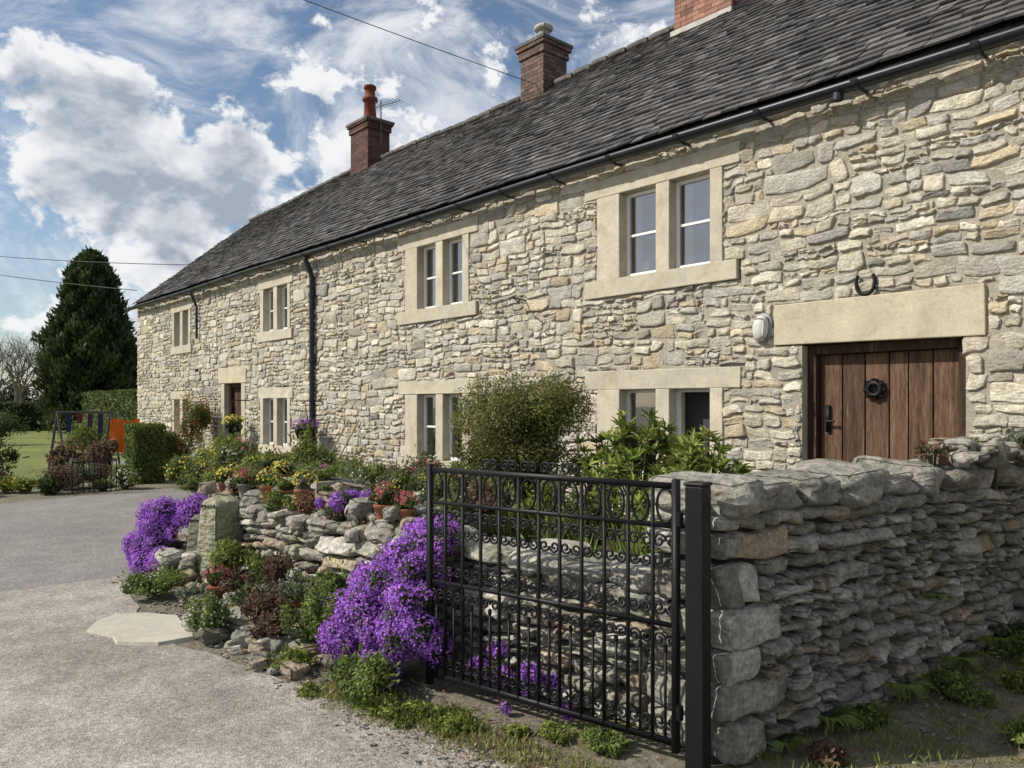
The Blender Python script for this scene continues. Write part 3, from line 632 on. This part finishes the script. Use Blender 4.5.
for (x,y,z,r,rz,cols,fl) in [(-3.0,4.2,.7,.3,.3,GR,[(.6,.6,.6)]),(-3.7,4.0,.7,.25,.25,GB,None),(-4.5,3.9,.7,.28,.24,YG,None),(-5.1,4.2,.65,.3,.25,GR,[(.6,.55,.5)]),(-6.3,4.3,.65,.3,.28,GB,None),(-6.9,3.9,.75,.22,.22,GR,None),(-7.4,4.4,.7,.3,.3,GR,[(.6,.55,.3)]),(-8.4,4.0,.6,.25,.3,GB,None),(-2.6,3.7,.6,.22,.2,GR,None),(-9.2,4.9,.5,.3,.3,GR,[(.6,.5,.2)]),(-5.9,5.6,.6,.3,.4,GR,[(.5,.15,.2)]),(-6.9,6.2,.6,.3,.35,YG,None),(-7.9,6.3,.55,.3,.35,GR,[(.6,.5,.1)]),(-8.9,6.3,.5,.3,.4,GB,None),(-6.4,5.2,.6,.25,.3,YG,[(.6,.5,.1)]),(-8.0,5.4,.6,.3,.3,RB,None)]:
    cushion('border_plant',(x,y,z),(r,r,rz),2800,.04,cols,fl,.03,.03,16)
b=MB()
for i in range(60):
    x,y=U(-4.9,-2.4),U(3.4,4.4);h=U(.2,.5);m=12;P=np.tile([x,y,.5],(m,1))+rng.normal(0,.03,(m,3))
    T=nrm(np.c_[rng.normal(0,.35,(m,2)),np.ones(m)]);leaves(b,P+T*h/2,nrm(rng.normal(size=(m,3))),h,.016,colvar((.17,.23,.06),m),T=T,fold=0)
b.build('bluebell_leaves',M_leaf,None,False)
for (x,y,z,r,rz,cols,fl,n) in [(-17.95,6.35,1.15,.45,.75,[(.18,.14,.03),(.24,.17,.04),(.11,.14,.03)],[(.40,.14,.05)],'climbing_shrub'),(-15.6,5.9,.45,.4,.35,GR,[(.6,.55,.1)],'border_plant'),(-14.7,6.0,.5,.35,.4,GB,None,'border_plant'),(-13.6,6.1,.45,.35,.35,YG,None,'border_plant'),(-12.2,5.9,.45,.4,.35,RB,None,'border_plant'),(-11.1,5.9,.5,.4,.4,GR,None,'border_plant'),(-12.8,5.0,.3,.4,.3,RB,None,'border_plant'),(-11.8,4.6,.3,.4,.3,YG,[(.6,.5,.08)],'border_plant'),(-10.6,4.6,.35,.4,.35,GR,None,'border_plant'),(-9.9,4.9,.4,.3,.4,GB,[(.4,.12,.2)],'border_plant'),(-14,5.2,.3,.4,.3,GB,[(.6,.5,.08)],'border_plant'),(-15.2,5.2,.3,.4,.3,GR,[(.6,.5,.1)],'border_plant'),(-18.9,6.2,.5,.5,.5,GB,None,'border_plant'),(-13.3,5.5,.5,.3,.5,GR,[(.6,.2,.3)],'border_plant'),(-10.8,5.4,.6,.3,.5,YG,None,'border_plant'),(-12.3,4.9,.55,.25,.4,GR,[(.6,.6,.55)],'border_plant'),(-14.3,5.6,.55,.3,.45,YG,[(.65,.55,.08)],'border_plant'),(-11.3,4.9,.5,.25,.35,YG,[(.65,.55,.08)],'border_plant')]:
    cushion(n,(x,y,z),(r,r*.8,rz),3200,.055,cols,fl,.06,.05,18)
def boxhedge(name,c,size,n,leaf,cols,core=True):
    b=MB();c=np.array(c);h=np.array(size)/2;P=rng.uniform(-1,1,(n,3));ax=rng.integers(0,3,n);sg=rng.choice([-1,1],n)
    P[np.arange(n),ax]=sg*rng.uniform(.86,1.05,n);N=np.zeros((n,3));N[np.arange(n),ax]=sg;N=nrm(N+rng.normal(0,.5,(n,3)))
    P=P*h*(1+.05*np.sin(P@np.array([3.1,5.2,4.4])*3)[:,None])
    lum=np.sin(P@np.array([1.7,2.1,3.3])*1.5/max(leaf*6,.4))*.18+1
    leaves(b,P+c,N,leaf*rng.uniform(.6,1.3,n),leaf*.6,colvar(cols,n)*lum[:,None]);V=h*.86
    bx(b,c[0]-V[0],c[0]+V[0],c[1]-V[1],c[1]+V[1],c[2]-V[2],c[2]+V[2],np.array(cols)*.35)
    return b.build(name,M_leaf,None,False)
boxhedge('clipped_box_hedge',(-16.9,4.98,.6),(.62,.62,1.15),8000,.055,(.13,.17,.04))
boxhedge('clipped_box_hedge',(-18.6,5.75,.5),(.7,.6,.9),5000,.06,(.13,.17,.045))
for i in range(30):
    y=4.3-i*.22;x=-15.5-U(0,1.6);r=U(.15,.34);ty=random.choice([(GB,None),(GR,None),(GR,[(.6,.6,.55)]),(YG,[(.6,.5,.08)]),(GY,None),(RB,None)])
    cushion('border_shrub',(x,y,r*.6),(r,r,r*U(.7,1.4)),1500,.05,ty[0],ty[1],.06,.045,12)
for (x,y,r,h,c) in [(-19,2.4,.6,.9,GB),(-19.5,4.1,.35,.6,RB),(-27.5,6.2,.7,.9,GR),(-18.4,4.5,.35,.7,RB),(-36,5.2,.8,1.2,GB),(-34,8,.8,1.1,GR)]:
    cushion('border_shrub',(x,y,h*.5),(r,r,h*.7),3000,.08,c,None,0,.05,14)
boxhedge('boundary_hedge',(-56,-2,.85),(2,40,1.8),20000,.22,(.06,.08,.027))
boxhedge('boundary_hedge',(-40,10.8,1.1),(9,1.5,2.2),9000,.2,(.10,.13,.035))
def conifer(name,x,y,H,Rm,n):
    b=MB();tube(b,[(x,y,0),(x,y,H*.5),(x,y,H*.95)],[.35,.2,.04],8,(.1,.07,.05))
    h=rng.beta(1.25,1.35,n);a=rng.uniform(0,6.283,n)
    prof=np.where(h<.3,.86+.14*h/.3,np.clip((1-h)/.70,0,1)**.5)
    lob=1+.12*np.sin(a*5+h*19)+.11*np.sin(a*9-h*31)+.07*np.sin(a*3+h*50)+.09*np.sin(h*13+2)
    r=Rm*prof*lob*rng.uniform(.62,1.06,n)**.7
    P=np.c_[x+r*np.cos(a),y+r*np.sin(a),.3+h*(H-.3)+rng.normal(0,.15,n)]
    out=np.c_[np.cos(a),np.sin(a),np.zeros(n)];T=nrm(out*.6+np.array([0,0,.8])+rng.normal(0,.35,(n,3)));N=nrm(out+rng.normal(0,.5,(n,3)))
    C=colvar((.045,.065,.024),n,.3)*(1+.5*(lob-1)/.2)[:,None]
    leaves(b,P,N,.42,.16,C,T=T);b.build(name,M_leaf,None,False)
conifer('conifer_tree',-50,11.75,10.5,2.5,26000)
def baretree(mb,p,d,L,r,dep):
    e=p+d*L;tube(mb,[p,(p+e)/2+rng.normal(0,L*.04,3),e],[r,r*.85,r*.65],4,(.16,.13,.10),False)
    if dep==0:return
    for i in range(random.choice([2,3,3])):
        baretree(mb,p+d*L*U(.55,1),nrm(d+rng.normal(0,.42,3)+np.array([0,0,.12])),L*U(.62,.82),r*.58,dep-1)
for (x,y,s) in [(-70,10.0,.95),(-73,12,1.05),(-70,13.6,.9),(-76,14.5,1.05),(-72,9,1.05),(-80,17.5,1.05),(-78,12.5,1.15),(-71,11.4,.9)]:
    b=MB();baretree(b,np.array([x,y,0.]),np.array([0,0,1.]),2.4*s,.15*s,6);b.build('bare_tree',M_bark,None,False)
b=MB()
for i in range(46): bush(b,(-95+U(-5,5),-40+i*2.2,1.5),(3,3,U(2.5,5)),260,.7,[(.06,.07,.04),(.09,.09,.06),(.11,.10,.07)],6)
b.build('distant_trees',M_leaf,None,False)
def tufts(name,pts,h,n,col,w=.006,spread=.04):
    b=MB()
    for (x,y,z) in pts:
        P=np.tile([x,y,z],(n,1))+rng.normal(0,spread,(n,3))*[1,1,0];T=nrm(np.c_[rng.normal(0,.45,(n,2)),np.ones(n)]);hh=h*rng.uniform(.5,1.2,n)
        leaves(b,P+T*hh[:,None]/2,nrm(rng.normal(size=(n,3))*[1,1,.2]),hh,w,colvar(np.array(col)*U(.8,1.2),n,.25),T=T,fold=0)
    return b.build(name,M_leaf,None,False)
pts=[(-2.1-1.9*t+U(-.08,.08),2.42-.28*t+U(-.16,.14),0) for t in rng.uniform(0,1,210)]
tufts('grass_verge',pts,.05,16,(.24,.24,.075))
pts=[(-1.75+U(-.05,.5),3.0+t*3.6,0) for t in rng.uniform(0,1,150)];tufts('grass_verge',pts,.07,16,(.18,.22,.06))
pts=[(U(-1.7,.3),U(2.6,6.5),0) for t in range(220)];tufts('grass_verge',pts,.04,14,(.19,.19,.07))
for (x,y,r,c) in [(-1.68,3.9,.09,GR),(-1.5,4.6,.13,GR),(-1.35,5.5,.16,GR),(-1.2,6.0,.2,GR),(-1.3,5.0,.1,YG),(-1.62,3.35,.08,RB),(-1.0,6.4,.3,GR),(-2.35,2.7,.08,GR),(-2.6,2.62,.07,YG),(-1.55,5.9,.14,GB),(-2.75,2.5,.05,YG),(-1.05,4.2,.1,GR),(-.9,4.9,.12,GR),(-3.9,2.0,.05,YG),(-2.45,2.75,.06,GR),(-3.2,2.15,.04,GR)]:
    cushion('weed_clump',(x,y,r*.3),(r*1.2,r*1.1,r*.8),int(800*r/.1),.028,c,None,0,.02,14)
# ferns rooted at the foot of the wall
for (x,y,z,L) in [(-1.78,3.7,.02,.2),(-1.72,4.4,.02,.24),(-1.66,5.1,.02,.26),(-1.62,5.7,.02,.28),(-1.8,3.3,.02,.14),(-1.72,4.9,.45,.12)]:
    b=MB()
    for f in range(12):
        a=U(-1.8,1.8);hd=np.array([math.cos(a),math.sin(a),0.]);t=np.linspace(.1,1,16)
        Pm=np.array([x,y,z])+hd*(L*t)[:,None]*.8+np.array([0,0,1])*(L*1.1*t-L*.9*t*t)[:,None]
        sd_=np.array([-hd[1],hd[0],0.])
        for sg in (-1,1):
            ln=L*.26*(1-t*.85)+.006;leaves(b,Pm+sd_*sg*ln[:,None]/2,np.tile([0,0,1.],(16,1))+hd*.4,ln,.012,colvar((.14,.2,.045),16,.15),T=np.tile(sd_*sg,(16,1))+hd*.3,fold=0)
    b.build('fern',M_leaf,None,False)
lt=MB();n=2200;P=np.c_[rng.uniform(-5.5,-1.2,n),rng.normal(2.3,.2,n),np.full(n,.014)];leaves(lt,P,np.tile([0,0,1.],(n,1))+rng.normal(0,.3,(n,3)),.020,.012,colvar((.24,.16,.09),n));
n=2200;P=np.c_[rng.uniform(-1.7,.2,n),rng.uniform(2.8,6.6,n),np.full(n,.014)];leaves(lt,P,np.tile([0,0,1.],(n,1))+rng.normal(0,.3,(n,3)),.024,.014,colvar((.24,.17,.10),n));lt.build('leaf_litter',M_leaf,None,False)
pb=MB()
for i in range(1300):
    s=U(.008,.03);x=U(-6.5,-.2);y=U(1.9,2.5) if x<-1.7 else U(2.5,6.5)
    rock(pb,(x,y,s*.3),(s*1.3,s,s*.7),(.36,.34,.30),(0,0,U(0,3)),2,.1,2.5)
pb.build('pebbles',M_dry)
for i in range(10):
    b=MB();rosettes(b,(-1.85+U(-.15,.12),5.2+i*.15,1.27),(.09,.09,.07),9,.05,.02,[(.17,.08,.06),(.13,.13,.07)],9);b.build('sempervivum',M_leaf,None,False)
def pot(x,y,z,r,h,col=(.32,.13,.07),plant=None,fl=None):
    e=empty('plant_pot',(x,y,z));p=MB();tube(p,[(x,y,z),(x,y,z+h*.82),(x,y,z+h*.83),(x,y,z+h)],[r*.7,r*.95,r*1.08,r*1.1],16,col);p.build('pot',M_terra,e)
    q=MB();bush(q,(x,y,z+h+r*.5),(r*1.2,r*1.2,r*.9),600,.032,plant or GR,9,.8,(.2,.5))
    if fl:
        m=60;d=nrm(rng.normal(size=(m,3)));d[:,2]=np.abs(d[:,2]);leaves(q,np.array([x,y,z+h+r*.6])+d*r*1.4,d,.025,.025,colvar(fl,m))
    q.build('potted_plant',M_leaf,e,False)
for a in [(-6.5,2.95,.74,.08,.15),(-7.6,3.0,.68,.08,.15),(-5.9,2.98,.76,.08,.14),(-7.15,3.0,.72,.07,.13,(.26,.25,.22)),(-4.7,3.0,.76,.08,.13),(-4.4,2.98,.78,.06,.11,(.30,.14,.09)),(-5.55,2.98,.76,.065,.11,(.28,.26,.22)),(-6.2,2.95,.75,.06,.12),(-6.15,2.35,.02,.08,.14),(-5.2,2.55,.06,.07,.13,(.36,.16,.09)),(-8.1,3.3,.58,.1,.2),(-6.8,3.2,.82,.07,.13),(-7.4,3.35,.8,.08,.14,(.15,.16,.18)),(-15.9,6.3,0,.2,.35),(-12.0,5.4,0,.2,.3),(-13.0,5.6,0,.2,.3,(.1,.14,.25)),(-10.4,5.6,0,.22,.35),(-9.6,5.6,.3,.16,.3),(-7.3,5.2,.45,.14,.26),(-11.4,5.2,.2,.16,.3,(.3,.29,.26)),(-1.72,6.45,1.2,.07,.12,(.2,.1,.06)),(-1.8,5.75,1.2,.06,.09,(.22,.12,.08))]:
    pot(*(a if len(a)==6 else a+((.32,.13,.07),)),plant=random.choice([GR,GB,GY]),fl=random.choice([(.4,.1,.1),(.6,.5,.1),None,None]) if a[0]<-2 else None)
def trough(x,y,z,fc):
    tr_=empty('stone_trough',(x,y,z));m=MB()
    for (a,b_,c_,d_) in ((-.32,.32,-.17,-.12),(-.32,.32,.12,.17),(-.32,-.27,-.12,.12),(.27,.32,-.12,.12)): bx(m,x+a,x+b_,y+c_,y+d_,z,z+.2,(.34,.32,.27),.004)
    bx(m,x-.27,x+.27,y-.12,y+.12,z+.01,z+.16,(.08,.06,.04));m.build('trough',M_dress,tr_,False)
    m=MB();bush(m,(x,y,z+.24),(.3,.16,.09),1600,.028,GR,14,.8,(.2,.4));bush(m,(x+.1,y,z+.26),(.12,.1,.08),400,.024,[fc],5);m.build('trough_plants',M_leaf,tr_,False)
trough(-6.3,3.3,.74,(.42,.15,.25));trough(-7.9,3.6,.62,(.55,.5,.12))
for (x,y,h) in [(-1.8,5.35,.09),(-1.72,6.0,.11),(-1.85,6.2,.08)]:
    p=MB();tube(p,[(x,y,1.2),(x,y,1.2+h)],[.05,.065],12,(.16,.09,.06));p.build('terracotta_pot',M_terra)
    b=MB();rosettes(b,(x,y,1.2+h),(.06,.06,.03),7,.05,.02,[(.15,.09,.06),(.12,.12,.06)],9);b.build('sempervivum',M_leaf,None,False)
def basket(x,z,fc):
    e=empty('hanging_basket',(x,FY-.35,z));m=MB();y=FY-.35
    tube(m,[(x,FY,z+.55),(x,y,z+.55),(x,y-.05,z+.5)],.012,6,one)
    for a in (0,2.1,4.2): tube(m,[(x,y,z+.53),(x+.17*math.cos(a),y+.17*math.sin(a),z+.02)],.004,4,one)
    tube(m,[(x,y,z-.17),(x,y,z-.12),(x,y,z-.04),(x,y,z+.03)],[.05,.13,.17,.18],14,one);m.build('basket',M_black,e)
    q=MB();bush(q,(x,y,z+.08),(.24,.22,.14),900,.05,GR,7);mm=80;d=nrm(rng.normal(size=(mm,3)));d[:,2]=np.abs(d[:,2]);leaves(q,np.array([x,y,z+.08])+d*[.26,.24,.17],d,.05,.05,colvar(fc,mm));q.build('basket_flowers',M_leaf,e,False)
basket(-12.75,1.12,(.35,.12,.42));basket(-15.95,1.15,(.6,.48,.08))
tb=MB()
for dx in (0,.35): tube(tb,[(-12.3+dx,6.45,.3),(-11.75+dx,6.76,1.35)],.014,6,(.35,.25,.15))
tb.build('garden_tools',M_bark)
sg=MB()
for i in range(9): tube(sg,[(-15.35,3.3+i*.09,.02),(-15.35,3.3+i*.09,.62+.08*math.sin(i/8*3.14))],.009,5,one)
for z in (.1,.58): tube(sg,[(-15.35,3.3,z),(-15.35,4.02,z)],.013,5,one)
sg.build('small_iron_gate',M_black)
# play frame with washing
wl=empty('play_frame',(-21,4.8,0));m=MB();dk=(.06,.06,.065)
for (x,y) in ((-21,4.2),(-21.5,5.5)):
    tube(m,[(x-.45,y-.1,0),(x,y,1.42)],.03,6,dk);tube(m,[(x+.45,y+.1,0),(x,y,1.42)],.03,6,dk)
tube(m,[(-21,4.2,1.42),(-21.5,5.5,1.42)],.03,6,dk);m.build('frame_tubes',M_plain,wl)
m=MB();cc=[(.03,.05,.16),(.18,.04,.05),(.08,.05,.13),(.03,.05,.12)]
for i in range(4):
    t=.15+i*.2;x=-21-.5*t;y=4.2+1.3*t;w=.13;hh=U(.2,.5);zt=1.38
    V=[];k=6
    for a in range(k+1):
        for bb in range(5): V.append((x-.3*w*a/k*1.0+.03*math.sin(a*2+bb),y+w*a/k*(1-.15*bb/4),zt-hh*bb/4))
    m.add(V,[[a*5+q,(a+1)*5+q,(a+1)*5+q+1,a*5+q+1] for a in range(k) for q in range(4)],cc[i])
m.build('hanging_clothes',M_curt,wl)
oc=MB();V=[]
for a in range(9):
    for bb in range(6): V.append((-20-.07*math.sin(a*1.8+bb*.5),5.1+.085*a,1.25-.16*bb+.03*math.sin(a)))
oc.add(V,[[a*6+q,(a+1)*6+q,(a+1)*6+q+1,a*6+q+1] for a in range(8) for q in range(5)],(.75,.17,.025));oc.build('orange_blanket',M_curt)
def cable(name,a,b,sagz,r=.012):
    a=np.array(a,float);b=np.array(b,float);m=MB();t=np.linspace(0,1,24)
    P=a+(b-a)*t[:,None];P[:,2]-=sagz*4*t*(1-t);tube(m,P,r,5,(.02,.02,.02));m.build(name,M_plain)
cable('overhead_cable',(-10.4,10.2,7.6),(-12.0,-4,8.60),.12,.007)
cable('overhead_cable',(-22.5,7.8,5.6),(-45,-1.5,9.2),.35)
cable('overhead_cable',(-23.7,6.75,4.9),(-45,-1.2,9.0),.3)

# ================================================================ WORLD
SUN_EL,SUN_AZ=40,33
w=bpy.data.worlds.new('World');scene.world=w;w.use_nodes=True;nt=w.node_tree;N=nt.nodes;L=nt.links;N.clear()
out=N.new('ShaderNodeOutputWorld');sky=N.new('ShaderNodeTexSky');sky.sky_type='NISHITA';sky.sun_disc=False;sky.sun_elevation=math.radians(SUN_EL);sky.sun_rotation=math.radians(180+SUN_AZ);sky.altitude=100;sky.air_density=1.0;sky.dust_density=1.0;sky.ozone_density=1.4
b1=N.new('ShaderNodeBackground');b1.inputs[1].default_value=.115;L.new(sky.outputs[0],b1.inputs[0])
tc=N.new('ShaderNodeTexCoord').outputs['Generated']
def math_(op,a,b=None,c=None):
    m=N.new('ShaderNodeMath');m.operation=op
    for i,v in enumerate((a,b,c)):
        if v is None: continue
        if isinstance(v,(int,float)): m.inputs[i].default_value=v
        else: L.new(v,m.inputs[i])
    return m.outputs[0]
def cl(off,sc,det,ro,st=(1,1,2.0),dist=.0):
    mp=N.new('ShaderNodeMapping');mp.inputs['Location'].default_value=off;mp.inputs['Scale'].default_value=st;L.new(tc,mp.inputs[0])
    n=N.new('ShaderNodeTexNoise');n.inputs['Scale'].default_value=sc;n.inputs['Detail'].default_value=det;n.inputs['Roughness'].default_value=ro;n.inputs['Distortion'].default_value=dist;L.new(mp.outputs[0],n.inputs['Vector']);return n.outputs['Fac']
def smooth(x,a,b,c=0,d=1):
    r=N.new('ShaderNodeMapRange');r.interpolation_type='SMOOTHSTEP';L.new(x,r.inputs[0])
    for i,v in zip((1,2,3,4),(a,b,c,d)): r.inputs[i].default_value=v
    return r.outputs[0]
def blob(az,el,rad,wgt):
    a,e=math.radians(az),math.radians(el);d=(math.cos(a)*math.cos(e),math.sin(a)*math.cos(e),math.sin(e))
    v=N.new('ShaderNodeVectorMath');v.operation='DOT_PRODUCT';L.new(tc,v.inputs[0]);v.inputs[1].default_value=d
    return smooth(v.outputs['Value'],math.cos(math.radians(rad)),1,0,wgt)
acc=None
for bl in [(168,17.5,8,.15),(163,14.5,9,.15),(157,12.5,7,.15),(150,19,8,.09),(166,7,8,.10),(171.5,10.5,5,-.08),(168.5,25.5,8,-.09),(160,22.5,6,-.11),(140,26,12,-.03)]:
    o=blob(*bl);acc=o if acc is None else math_('ADD',acc,o)
n1=cl((.3,.1,.4),11,9,.60,(1,1,1.3),.15);n1u=cl((.3,.1,.43),11,4,.55,(1,1,1.3),.15)
dens=math_('ADD',n1,acc);densu=math_('ADD',n1u,acc)
mask=smooth(dens,.555,.64)
wis=cl((1.3,.7,.2),3.6,9,.66,(1,1.6,3.0),1.0);wm=smooth(wis,.40,.72,0,.85)
mask2=math_('MAXIMUM',mask,wm)
shade=smooth(densu,.60,.80)
fine=cl((2,1,0),13,5,.62)
shade=math_('MULTIPLY',shade,smooth(fine,.32,.68,.45,1.15))
mx=N.new('ShaderNodeMix');mx.data_type='RGBA';L.new(shade,mx.inputs[0]);mx.inputs[6].default_value=(.93,.94,.96,1);mx.inputs[7].default_value=(.38,.44,.53,1)
b2=N.new('ShaderNodeBackground');b2.inputs[1].default_value=.97;L.new(mx.outputs[2],b2.inputs[0])
ms=N.new('ShaderNodeMixShader');L.new(mask2,ms.inputs[0]);L.new(b1.outputs[0],ms.inputs[1]);L.new(b2.outputs[0],ms.inputs[2]);L.new(ms.outputs[0],out.inputs[0])
sd=bpy.data.lights.new('sun','SUN');sd.energy=5.0;sd.angle=math.radians(.5);sd.color=(1,.95,.86);so=bpy.data.objects.new('sun',sd);scene.collection.objects.link(so)
a=math.radians(SUN_AZ);e=math.radians(SUN_EL);to=Vector((-math.sin(a)*math.cos(e),-math.cos(a)*math.cos(e),math.sin(e)))
so.rotation_euler=to.to_track_quat('Z','Y').to_euler();so.location=to*40
# camera
cd=bpy.data.cameras.new('camera');cd.sensor_width=36;cd.lens=36*769/1024;cd.shift_y=.0205;cd.clip_end=3000;cam=bpy.data.objects.new('camera',cd);cam.location=(0,0,1.6);cam.rotation_euler=(math.radians(90),0,math.radians(48.1));scene.collection.objects.link(cam);scene.camera=cam
scene.view_settings.view_transform='Standard';scene.view_settings.look='None';scene.view_settings.exposure=0
